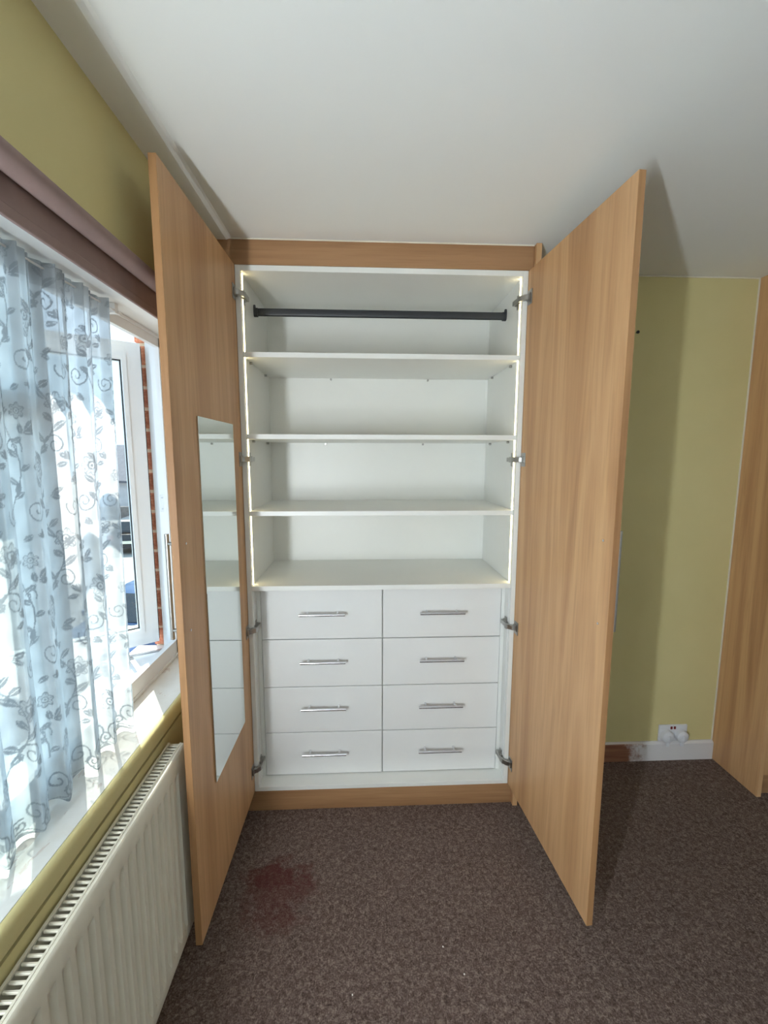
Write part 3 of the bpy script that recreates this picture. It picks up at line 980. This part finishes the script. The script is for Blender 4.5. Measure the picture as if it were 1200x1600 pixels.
def car(loc, rz, paint, label):
    c = empty('car', loc, label, 'car', 'parked cars')
    c.rotation_euler = (0, 0, rz)
    HW = 0.86
    low = [(-2.1, 0.28), (-2.12, 0.62), (-2.02, 0.86), (-1.55, 0.94), (0.75, 0.98), (1.75, 0.86), (2.05, 0.70), (2.1, 0.30)]
    bm = bmesh.new()
    def loft(sections):
        R = [[bm.verts.new((x, w, z)) for (x, z) in pts] for (w, pts) in sections]
        n = len(R[0])
        for a, b_ in zip(R, R[1:]):
            for i in range(n):
                j = (i + 1) % n
                bm.faces.new((a[i], a[j], b_[j], b_[i]))
        bm.faces.new(R[0][::-1]); bm.faces.new(R[-1])
    sh = lambda p, f: [(x * f, z if z < 0.5 else 0.5 + (z - 0.5) * (0.92 + 0.08 * (f - 0.96) / 0.04)) for x, z in p]
    loft([(-HW, sh(low, 0.96)), (-HW + 0.12, low), (HW - 0.12, low), (HW, sh(low, 0.96))])
    bmesh.ops.recalc_face_normals(bm, faces=bm.faces)
    auto_smooth(mk('body', bm, paint, c, local=True), 35)
    bm = bmesh.new()
    cab = [(-1.85, 0.93), (-1.35, 1.38), (-0.95, 1.46), (0.05, 1.45), (0.40, 1.36), (1.10, 0.95)]
    ins = [(x * 0.93 - 0.02, 0.93 + (z - 0.93) * 0.90) for x, z in cab]
    loft([(-HW + 0.07, [(x, 0.93 + (z - 0.93) * 0.1) for x, z in cab]), (-HW + 0.22, ins), (-HW + 0.30, cab), (HW - 0.30, cab), (HW - 0.22, ins), (HW - 0.07, [(x, 0.93 + (z - 0.93) * 0.1) for x, z in cab])])
    bmesh.ops.recalc_face_normals(bm, faces=bm.faces)
    auto_smooth(mk('cabin', bm, paint, c, local=True), 35)
    def quad(name, p, mat, th=0.012):
        b = bmesh.new()
        v = [b.verts.new(q) for q in p]
        f = b.faces.new(v)
        f.normal_update()
        nn = f.normal.copy()
        g = bmesh.ops.extrude_face_region(b, geom=[f])
        for e in g['geom']:
            if isinstance(e, bmesh.types.BMVert): e.co += nn * th
        bmesh.ops.recalc_face_normals(b, faces=b.faces)
        return mk(name, b, mat, c, local=True)
    quad('windscreen', [(1.06, -0.66, 0.98), (1.06, 0.66, 0.98), (0.44, 0.55, 1.35), (0.44, -0.55, 1.35)], 'car_glass')
    quad('rear_window', [(-1.80, 0.66, 0.98), (-1.80, -0.66, 0.98), (-1.40, -0.55, 1.34), (-1.40, 0.55, 1.34)], 'car_glass')
    for s in (-1, 1):
        p = [(-1.45, s * 0.775, 1.0), (0.85, s * 0.775, 1.0), (0.30, s * 0.655, 1.31), (-1.20, s * 0.655, 1.31)]
        quad('side_window', p if s < 0 else p[::-1], 'car_glass')
        for x in (-1.30, 1.32):
            b = bmesh.new()
            cyl(b, (x, s * (HW - 0.20), 0.31), (x, s * (HW + 0.01), 0.31), 0.31, 24)
            cyl(b, (x, s * (HW + 0.01), 0.31), (x, s * (HW + 0.02), 0.31), 0.20, 20)
            mk('wheel', b, 'tyre', c, local=True)
        quad('tail_lamp', [(-2.115, s * 0.55, 0.66), (-2.115, s * 0.78, 0.66), (-2.06, s * 0.78, 0.84), (-2.06, s * 0.55, 0.84)][::-s], 'lamp_red', 0.02)
        quad('head_lamp', [(2.05, s * 0.50, 0.62), (2.05, s * 0.80, 0.62), (1.98, s * 0.80, 0.76), (1.98, s * 0.50, 0.76)][::s], 'white_gloss', 0.02)
        mk('door_mirror', B(0.72, 0.86, s * 0.84, s * 1.00, 0.98, 1.10, 0.02, 1), paint, c, local=True)
    mk('number_plate', B(-2.155, -2.125, -0.27, 0.27, 0.48, 0.60), 'plate_yellow', c, local=True)
    return c
car((-4.75, 7.75, GZ), -math.pi / 2 - 0.15, 'car_blue', 'blue car in the street seen low through the opened window')
car((-10.6, 19.2, GZ), math.pi / 2 + 0.15, 'car_dark', 'dark car with a pale number plate farther up the street')

def house(cx, cy_, w, d, hgt, label, garage=True, rz=0.0):
    """a plain semi-detached house whose front faces +x"""
    h = empty('house', (cx, cy_, GZ), label, 'house', 'houses across the street')
    h.rotation_euler = (0, 0, rz)
    mk('wall', B(-d, 0, -w / 2, w / 2, 0, hgt), 'render_wall', h, local=True)
    mk('roof', extrude_profile([(-d - 0.4, hgt - 0.05), (-d / 2, hgt + d * 0.38), (0.4, hgt - 0.05), (0.4, hgt - 0.2), (-d - 0.4, hgt - 0.2)], 'y', -w / 2 - 0.3, w / 2 + 0.3), 'roof_tile', h, local=True)
    for zz in (0.9, 3.3):
        for yy in (-w * 0.27, w * 0.27):
            if garage and zz < 1 and yy < 0: continue
            f = mk('window', boxes((0, 0.06, yy - 0.9, yy - 0.82, zz, zz + 1.25), (0, 0.06, yy + 0.82, yy + 0.9, zz, zz + 1.25), (0, 0.06, yy - 0.82, yy + 0.82, zz, zz + 0.08),
                                   (0, 0.06, yy - 0.82, yy + 0.82, zz + 1.17, zz + 1.25), (0, 0.06, yy - 0.04, yy + 0.04, zz + 0.08, zz + 1.17)), 'upvc', h, local=True)
            mk('pane', boxes((0.005, 0.03, yy - 0.82, yy + 0.82, zz + 0.08, zz + 1.17)), 'car_glass', f, local=True)
    if garage:
        mk('garage_door', B(0, 0.05, -w * 0.27 - 1.25, -w * 0.27 + 1.25, 0.02, 2.1), 'garage_blue', h, local=True)
    mk('chimney', B(-d / 2 - 0.4, -d / 2 + 0.4, w / 2 - 0.9, w / 2 - 0.2, hgt, hgt + d * 0.38 + 0.9), 'garden_stone', h, local=True)
house(-17.6, 31.0, 8.5, 7.0, 2.5, 'low grey house with a slate roof framed by the opened window', rz=-math.pi / 2 - 0.25)
house(-20.5, 22.5, 8.5, 8.0, 5.0, 'grey two storey house across the street behind the net curtain, farther one')
house(-20.5, 12.5, 8.5, 8.0, 5.0, 'grey two storey house across the street behind the net curtain, nearer one')
mk('garden_wall', B(-18.6, -15.6, 27.6, 27.9, GZ, GZ + 0.9, 0.03, 1), 'garden_stone', label='dark low garden wall in front of the slate roofed house', cat='wall')
